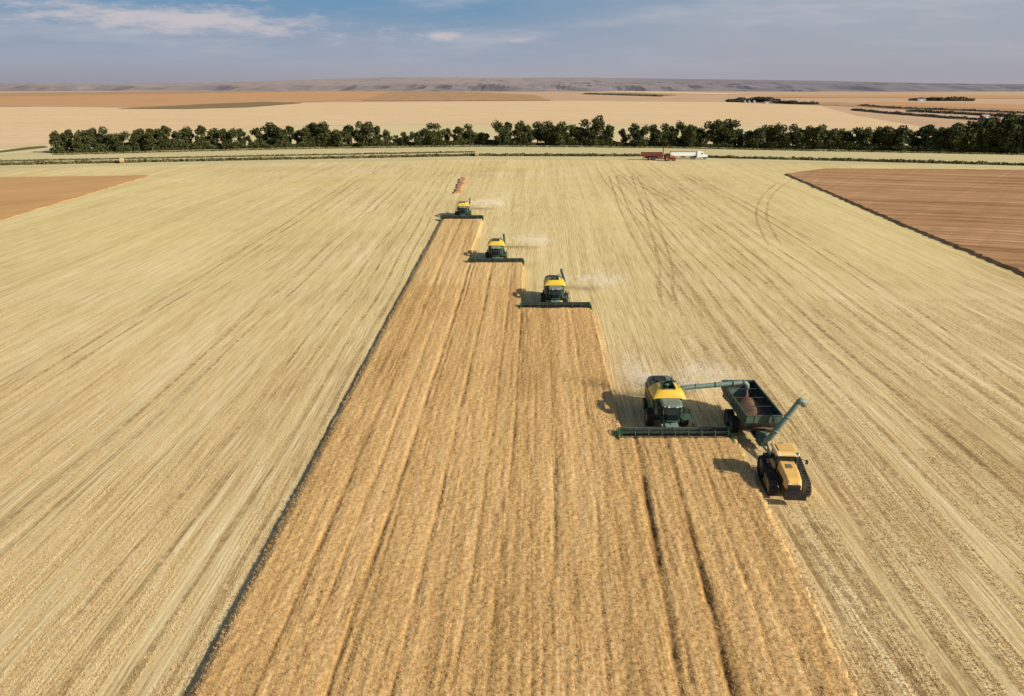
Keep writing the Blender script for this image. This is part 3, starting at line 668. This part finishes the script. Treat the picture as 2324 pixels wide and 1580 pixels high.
def make_track_tractor():
    r=empty('tracked_tractor')
    def hull(cs,n=14):
        pts=[]; (y1,z1,r1),(y2,z2,r2)=cs
        for k in range(n+1):
            a=PI/2+k*PI/n; pts.append((y1+r1*math.cos(a),z1+r1*math.sin(a)))
        for k in range(n+1):
            a=-PI/2+k*PI/n; pts.append((y2+r2*math.cos(a),z2+r2*math.sin(a)))
        return pts
    for s in (-1,1):
        e=empty('track',(0,0,0),0,r); c=s*1.42; w=.36
        o_=hull([(-1.75,.72,.70),(1.45,1.0,.98)]); i_=hull([(-1.75,.72,.62),(1.45,1.0,.9)]); n=len(o_)
        vs=[(c-w,y,z) for y,z in o_]+[(c+w,y,z) for y,z in o_]+[(c-w,y,z) for y,z in i_]+[(c+w,y,z) for y,z in i_]; fs=[]
        for k in range(n):
            q=(k+1)%n; fs+=[(k,q,n+q,n+k),(2*n+k,2*n+q,3*n+q,3*n+k),(k,q,2*n+q,2*n+k),(n+k,n+q,3*n+q,3*n+k)]
        m=B().add(vs,fs)
        per=[Vector((0,y,z)) for y,z in o_]; L=[(per[(k+1)%n]-per[k]).length for k in range(n)]; tot=sum(L); cnt=36
        for q in range(cnt):
            d=tot*q/cnt; k=0
            while d>L[k]: d-=L[k]; k+=1
            p=per[k].lerp(per[(k+1)%n],d/L[k]); tg=(per[(k+1)%n]-per[k]).normalized(); ang=math.atan2(tg.z,tg.y)
            for h_ in (-1,1): m.box((c+h_*w*.5,p.y,p.z),(w*1.0,.12,.17),Matrix.Rotation(ang,3,'X')@Matrix.Rotation(h_*.35,3,'Z'))
        m.build('belt',M['rubber'],e)
        B().revx([(-.25,.05),(-.25,.86),(.25,.86),(.25,.05)],(c,1.45,1.0),24).build('drive_wheel',M['black'],e)
        B().revx([(-.25,.05),(-.25,.6),(.25,.6),(.25,.05)],(c,-1.75,.72),20).build('idler_wheel',M['yellow2'],e)
        for yy in (-.9,-.3,.3): B().revx([(-.2,.03),(-.2,.24),(.2,.24),(.2,.03)],(c,yy,.33),14).build('roller',M['yellow2'],e)
        B().box((c,-.3,.75),(.25,1.8,.3)).build('track_frame',M['yellow2'],e)
    B().box((0,-.2,1.05),(1.6,5.0,.7)).box((0,2.5,.75),(.5,.5,.3)).build('chassis',M['black'],r,.05)
    hd=B().loft([ring8(-.35,.74,1.35,2.55,.15),ring8(-1.8,.74,1.3,2.46,.16),ring8(-3.0,.70,1.2,2.25,.2),ring8(-3.45,.64,1.15,1.95,.25)]).build('hood',M['yellow2'],r,.03)
    B().box((0,-3.49,1.52),(1.05,.06,.55)).build('grille',M['black'],hd)
    for s in (-1,1):
        B().box((s*.745,-1.7,1.7),(.03,1.9,.4)).build('side_vent',M['black'],hd); B().box((s*.38,-3.43,1.9),(.24,.1,.12)).build('headlight',M['lamp'],hd)
    B().box((0,-1.3,2.52),(.5,.7,.03)).build('vent',M['grey'],hd)
    w=B()
    for q in range(-7,8): w.box((q*.12,-3.95,1.0),(.09,.5,.5))
    w.box((0,-3.65,.95),(1.8,.3,.3)); w.build('front_weights',M['black'],r)
    cb=B().loft([[(-.8,-.35,1.5),(.8,-.35,1.5),(.8,1.35,1.5),(-.8,1.35,1.5)],[(-.88,-.5,2.2),(.88,-.5,2.2),(.88,1.5,2.2),(-.88,1.5,2.2)],[(-.8,-.3,3.12),(.8,-.3,3.12),(.8,1.4,3.12),(-.8,1.4,3.12)]]).build('cab',M['glass'],r)
    p=B()
    for s in (-1,1):
        for a,b_,c_ in ((-.35,-.5,-.3),(1.35,1.5,1.4),(.6,.6,.6)): p.tube([(s*.81,a,1.5),(s*.89,b_,2.2),(s*.81,c_,3.13)],.045,6)
    p.box((0,.5,1.47),(1.7,1.9,.08)); p.build('cab_frame',M['black'],cb)
    rf=B().loft([ring8(-.72,.9,3.14,3.3,.05),ring8(-.55,1.05,3.12,3.42,.1),ring8(1.5,1.05,3.12,3.42,.1),ring8(1.7,.9,3.14,3.3,.05)]).build('cab_roof',M['roof2'],cb,.03)
    B().box((0,.5,3.46),(1.4,1.4,.05)).build('roof_panel',M['yellow2'],rf,.02)
    for s in (-.7,.7): B().box((s,-.73,3.23),(.3,.06,.12)).build('headlight',M['lamp'],cb)
    for s in (-1,1):
        B().prism([(-.3,1.85),(2.2,2.1),(2.5,1.7),(2.5,1.6),(2.1,2.0),(-.3,1.75)],s*.9,s*1.4).build('fender',M['black'],r)
        B().tube([(s*.85,-.45,2.9),(s*1.6,-.7,2.8)],.025,5).box((s*1.65,-.7,2.65),(.22,.07,.4)).build('mirror',M['black'],r)
    B().box((-.92,.3,1.95),(.35,1.2,.5)).build('side_tank',M['yellow2'],r,.04)
    B().tube([(.8,-.7,2.2),(.84,-.7,3.3),(.89,-.6,3.5)],.075,8).build('exhaust',M['grey'],r)
    B().tube([(.0,1.3,3.4),(.0,1.3,3.62)],.07,8).build('beacon',M['yellow'],r)
    B().box((1.25,-.1,1.3),(.4,.6,.08)).box((1.25,-.1,1.05),(.4,.5,.45)).build('step',M['black'],r)
    return r
tt=make_track_tractor(); tt.location=(26.0,69.4,0); tt.rotation_euler=(0,0,-.08); tt.scale=(1.08,1.08,1.08)
tag(tt,'yellow tractor on black rubber tracks pulling the green grain cart','tractor')

def make_wheel_tractor():
    r=empty('wheeled_tractor')
    B().box((0,0,1.0),(.9,4.2,.6)).build('chassis',M['black'],r,.04)
    B().loft([ring8(0,.55,1.3,2.3,.12),ring8(-1.5,.5,1.25,2.2,.15),ring8(-2.3,.42,1.2,1.95,.2)]).build('hood',M['orange'],r,.02)
    cb=B().loft([[(-.8,0,1.4),(.8,0,1.4),(.8,1.5,1.4),(-.8,1.5,1.4)],[(-.8,.1,2.9),(.8,.1,2.9),(.8,1.5,2.9),(-.8,1.5,2.9)]]).build('cab',M['glass'],r)
    B().box((0,.75,2.98),(1.8,1.8,.16)).build('cab_roof',M['orange'],cb,.03)
    for s in (-1,1):
        wheel(r,(s*1.1,1.2,.95),.95,.6,M['orange'],16,24); wheel(r,(s*1.05,-1.5,.7),.7,.5,M['orange'],14,20)
        B().box((s*1.1,1.2,1.98),(.65,1.3,.07)).build('fender',M['orange'],r)
    B().tube([(.6,-.6,2.1),(.6,-.6,3.2)],.06,6).build('exhaust',M['grey'],r)
    return r
def make_semi():
    r=empty('semi_truck')
    B().loft([ring8(-3.0,1.0,.9,1.9,.2),ring8(-1.2,1.1,.9,2.1,.15)]).build('hood',M['white'],r,.05)
    c=B().loft([ring8(-1.2,1.2,.8,2.3,.1),ring8(-.8,1.2,.8,3.3,.12),ring8(1.9,1.2,.8,3.8,.12)]).build('cab',M['white'],r,.04)
    B().prism([(-1.18,2.35),(-.86,3.05),(-.8,3.05),(-1.1,2.35)],-1.0,1.0).build('windshield',M['glass'],c)
    for s in (-1,1): B().box((s*1.21,-.2,2.55),(.02,.8,.6)).build('side_window',M['glass'],c); B().tube([(s*1.1,2.0,1.0),(s*1.1,2.0,3.9)],.08,8).build('exhaust_stack',M['chrome'],r); B().tube([(s*.95,1.1,.8),(s*.95,2.3,.8)],.3,10).build('fuel_tank',M['chrome'],r)
    B().box((0,-3.05,1.35),(1.3,.06,.9)).build('grille',M['chrome'],r); B().box((0,-3.2,.65),(2.3,.25,.35)).build('bumper',M['chrome'],r)
    B().box((0,5.9,.85),(.9,17.8,.25)).build('chassis',M['black'],r)
    for y in (-2.0,2.9,4.2,12.6,13.9):
        for s in (-1,1): wheel(r,(s*1.0,y,.52),.52,.45,M['chrome'],0,18)
    tr=B().loft([ring8(3.0,1.28,2.1,3.2,.1),ring8(3.6,1.28,1.5,3.3,.1),ring8(14.2,1.28,1.5,3.3,.1),ring8(14.8,1.28,2.1,3.2,.1)]).build('trailer_box',M['white'],r)
    for y in (6.2,11.0): B().loft([[(-1.2,y-2.1,1.55),(1.2,y-2.1,1.55),(1.2,y+2.1,1.55),(-1.2,y+2.1,1.55)],[(-.3,y-.4,.6),(.3,y-.4,.6),(.3,y+.4,.6),(-.3,y+.4,.6)]]).build('hopper',M['white'],r)
    B().loft([[(-1.3,3.0,3.3),(1.3,3.0,3.3),(1.3,14.8,3.3),(-1.3,14.8,3.3)],[(-.7,3.1,3.6),(.7,3.1,3.6),(.7,14.7,3.6),(-.7,14.7,3.6)]]).build('tarp_cover',M['augergreen'],tr)
    B().box((0,14.83,2.4),(2.3,.03,.6)).build('tail_panel',M['red'],tr)
    return r
X,Y=at(1590,361); s_=make_semi(); s_.location=(X,Y,0); s_.rotation_euler=(0,0,PI/2); s_.scale=(1.1,1.1,1.1); tag(s_,'white semi truck with long white grain trailer parked on the field road','semi truck')
X,Y=at(1478,363); rc=make_cart(M['red'],M['red']); rc.location=(X,Y,0); rc.rotation_euler=(0,0,PI/2); tag(rc,'dark red grain cart with raised red auger left of the white truck','grain cart')
X,Y=at(1519,365); wt=make_wheel_tractor(); wt.location=(X,Y-1,0); wt.rotation_euler=(0,0,PI/2); wt.scale=(1.25,1.25,1.25); tag(wt,'orange and black tractor in front of the red cart and white truck','tractor')

def bale(px,py,label):
    X,Y=at(px,py); m=B(); R=.95
    m.revx([(-.8,.02),(-.82,R*.5),(-.78,R*.93),(-.7,R),(0,R*1.02),(.7,R),(.78,R*.93),(.82,R*.5),(.8,.02)],(0,0,R-.03),26)
    for v in range(len(m.v)):
        a=m.v[v]; k_=1+random.uniform(-.02,.02); m.v[v]=(a[0]*k_,a[1]*k_,R-.03+(a[2]-R+.03)*k_)
    r=m.build('round_bale',M['hay']); r.location=(X,Y,.0); r.rotation_euler=(0,0,random.uniform(-.5,.5)); r.scale=(1.4,1.4,1.4)
    tag(r,label,'hay bale','round bales by the field road')
bale(277,370,'round straw bale near the road at the left'); bale(1082,354,'round straw bale near the road above the farthest combine')

def binn(px,py,R,h,label):
    X,Y=at(px,py); r=empty('grain_bin',(X,Y,-.4))
    B().loft([[(R*math.cos(a*PI/12),R*math.sin(a*PI/12),z) for a in range(24)] for z in (0,h)]).build('wall',M['concrete'],r)
    B().loft([[(q*math.cos(a*PI/12),q*math.sin(a*PI/12),z) for a in range(24)] for q,z in ((R*1.05,h),(R*.5,h+R*.4),(.3,h+R*.7))]).build('roof',M['concrete'],r)
    tag(r,label,'grain bin','distant grain bins')
binn(1690,234,2.6,4.5,'leftmost pale steel grain bin before the farmstead grove'); binn(1700,234,2.6,4.5,'middle pale steel grain bin before the farmstead grove'); binn(1711,234.3,3,5,'right pale steel grain bin before the farmstead grove')
def shed(px,py,w,l,h,wall,label,rz=0):
    X,Y=at(px,py); r=empty('farm_shed',(X,Y,-.4),rz)
    B().prism([(-w/2,0),(w/2,0),(w/2,h),(0,h*1.5),(-w/2,h)],-l/2,l/2).build('wall',wall,r)
    for s in (-1,1): B().add([(-l/2-.5,s*(w/2+.6),h-.3),(l/2+.5,s*(w/2+.6),h-.3),(l/2+.5,0,h*1.5+.1),(-l/2-.5,0,h*1.5+.1),(-l/2-.5,s*(w/2+.6),h-.1),(l/2+.5,s*(w/2+.6),h-.1),(l/2+.5,0,h*1.5+.3),(-l/2-.5,0,h*1.5+.3)],[(0,1,2,3),(4,5,6,7),(0,1,5,4),(2,3,7,6),(0,3,7,4),(1,2,6,5)]).build('roof',M['concrete'],r)
    B().box((0,-w/2-.05,h*.4),(l*.25,.08,h*.8)).build('door',M['white'],r)
    tag(r,label,'shed')
shed(1740,235,7,11,2.8,M['concrete'],'grey farm shed before the farmstead grove right of the bins')
shed(2090,229,10,20,3.5,M['concrete'],'pale shed by the small grove near the right horizon')
shed(2235,268,6,10,2.6,M['barn'],'small farm building between the hedges at the right edge',.3)
shed(688,207,16,36,6,M['concrete'],'tiny grey shed on the far orange field left of centre')

# ---------------------------------------------------------------- chaff in the air
def chaff(src,drift,n,size,spread,label):
    t=np.random.rand(n)**.75; src=np.array(src,float); drift=np.array(drift,float)
    p=src+t[:,None]*drift+np.random.randn(n,3)*(.3+t[:,None]*np.array(spread))
    k=vn(p[:,0]*.6,p[:,2]*1.0+p[:,1]*.5,61)*.6+vn(p[:,0]*1.7,p[:,2]*2.0+p[:,1]*1.3,62)*.4
    p=p[(k+np.random.randn(len(p))*.1>.40)&(p[:,2]>.05)]
    o=quads('chaff_plume',p,size,M['chaff']); tag(o,label,'chaff',kind='stuff')
chaff((17.8,91.3,1.5),(8.5,4.0,1.0),34000,.042,(2.6,1.6,1.2),'white flecks of chaff blown up behind the nearest combine')
chaff((17.0,91.3,1.6),(-2.8,2.5,2.2),12000,.042,(1.2,1.1,.9),'white chaff flecks drifting left behind the nearest combine')
for i,(px,py,l,n,sz) in enumerate(((1284,660,'second nearest',14000,.055),(1148,565,'third nearest',12000,.062),(1067,476,'farthest',9000,.075))):
    X,Y=at(px,py); chaff((X-1,Y+1,1.9),(11,-1.0,.1),n,sz,(1.4,1.6,.75),'white chaff flecks blowing right from the %s combine'%l)

# ---------------------------------------------------------------- light, sky, camera
el=math.radians(28); S=Vector((math.cos(el)*.885,-math.cos(el)*.466,math.sin(el)))
sun=bpy.data.lights.new('sun','SUN'); sun.energy=5.0; sun.angle=math.radians(.53); sun.color=(1,.915,.775)
so=bpy.data.objects.new('sun',sun); C.objects.link(so); so.rotation_euler=S.to_track_quat('Z','Y').to_euler()
w=bpy.data.worlds.new('World'); bpy.context.scene.world=w; w.use_nodes=True; t=NT(w.node_tree)
bg=t.n['Background']; bg.inputs['Strength'].default_value=.09
sky=t.new('ShaderNodeTexSky',sky_type='NISHITA'); sky.sun_disc=False; sky.sun_elevation=el; sky.sun_rotation=math.atan2(S.x,S.y)
d=t.new('ShaderNodeTexCoord').outputs['Generated']; s=t.new('ShaderNodeSeparateXYZ'); t.link(d,s.inputs[0])
az=t.math('ARCTAN2',s.outputs[0],s.outputs[1]); elv=t.math('MULTIPLY',t.math('ARCSINE',s.outputs[2]),180/PI); azd=t.math('MULTIPLY',az,180/PI)
def S10(r,g,b): c=srgb(r,g,b); return (c[0]*11.1,c[1]*11.1,c[2]*11.1,1)
low=t.mix(t.mr(elv,0,2.2,0,1,'SMOOTHSTEP'),S10(172,168,176),S10(152,163,180))
low=t.mix(t.mr(elv,1.8,5.6,0,1,'SMOOTHSTEP'),low,S10(108,148,182))
grey=t.mix(t.mr(elv,0,4,0,1),S10(164,161,170),S10(167,172,182))
east=t.math('ADD',t.mr(azd,-6,22,0,.9,'SMOOTHSTEP'),t.math('MULTIPLY',t.math('SUBTRACT',t.noise(t.comb(t.math('MULTIPLY',azd,.08),t.math('MULTIPLY',elv,.25)),1,3,.5),.5),.8),clamp=True)
low=t.mix(east,low,grey)
hz=t.math('MULTIPLY',t.mr(elv,.1,1.8,1,0,'SMOOTHSTEP'),t.mr(azd,-30,5,.65,.1,'SMOOTHSTEP'))
low=t.mix(hz,low,S10(138,142,156))
wisp=t.noise(t.comb(t.math('MULTIPLY',azd,.08),t.math('MULTIPLY',elv,.55),3.0),1,6,.6)
wm=t.math('MULTIPLY',t.mr(wisp,.44,.74,0,.6,'SMOOTHSTEP'),t.mr(elv,.6,3.0,.1,1,'SMOOTHSTEP'))
low=t.mix(wm,low,S10(188,188,196))
cn=t.noise(t.comb(t.math('MULTIPLY',azd,.36),t.math('MULTIPLY',elv,1.6),7.3),1,7,.68)
def bumpf(v,c,wd): return t.mr(t.math('ABSOLUTE',t.math('SUBTRACT',v,c)),0,wd,1,0,'SMOOTHSTEP')
slope_el=t.math('ADD',elv,t.math('MULTIPLY',t.math('ADD',azd,22),.045))
region=t.math('MULTIPLY',bumpf(slope_el,4.0,1.6),bumpf(azd,-21,18))
reg2=t.math('MULTIPLY',bumpf(elv,3.15,.6),bumpf(azd,-4.5,3.4))
reg3=t.math('MULTIPLY',bumpf(elv,2.8,.45),bumpf(azd,.6,3))
reg4=t.math('MULTIPLY',bumpf(elv,5.3,.5),bumpf(azd,-17,4))
reg=t.math('MAXIMUM',t.math('MAXIMUM',region,t.math('MULTIPLY',reg2,.8)),t.math('MAXIMUM',t.math('MULTIPLY',reg3,.7),t.math('MULTIPLY',reg4,.7)))
cm=t.mr(t.math('ADD',cn,t.math('MULTIPLY',reg,.44)),.58,1.0,0,.8,'SMOOTHSTEP')
cm=t.math('MULTIPLY',cm,t.mr(reg,0,.2,0,1))
low=t.mix(cm,low,S10(208,198,200))
full=t.mix(t.mr(elv,6.5,16,0,1,'SMOOTHSTEP'),low,sky.outputs[0])
t.link(full,bg.inputs['Color'])
cam=bpy.data.cameras.new('camera'); cam.sensor_width=36; cam.lens=36*F/2324; cam.clip_end=90000; cam.clip_start=.5
co=bpy.data.objects.new('camera',cam); C.objects.link(co); co.location=(0,0,H); co.rotation_euler=(PI/2-P,0,0)
bpy.context.scene.camera=co
sc=bpy.context.scene; sc.view_settings.view_transform='Standard'; sc.view_settings.look='None'; sc.view_settings.exposure=0
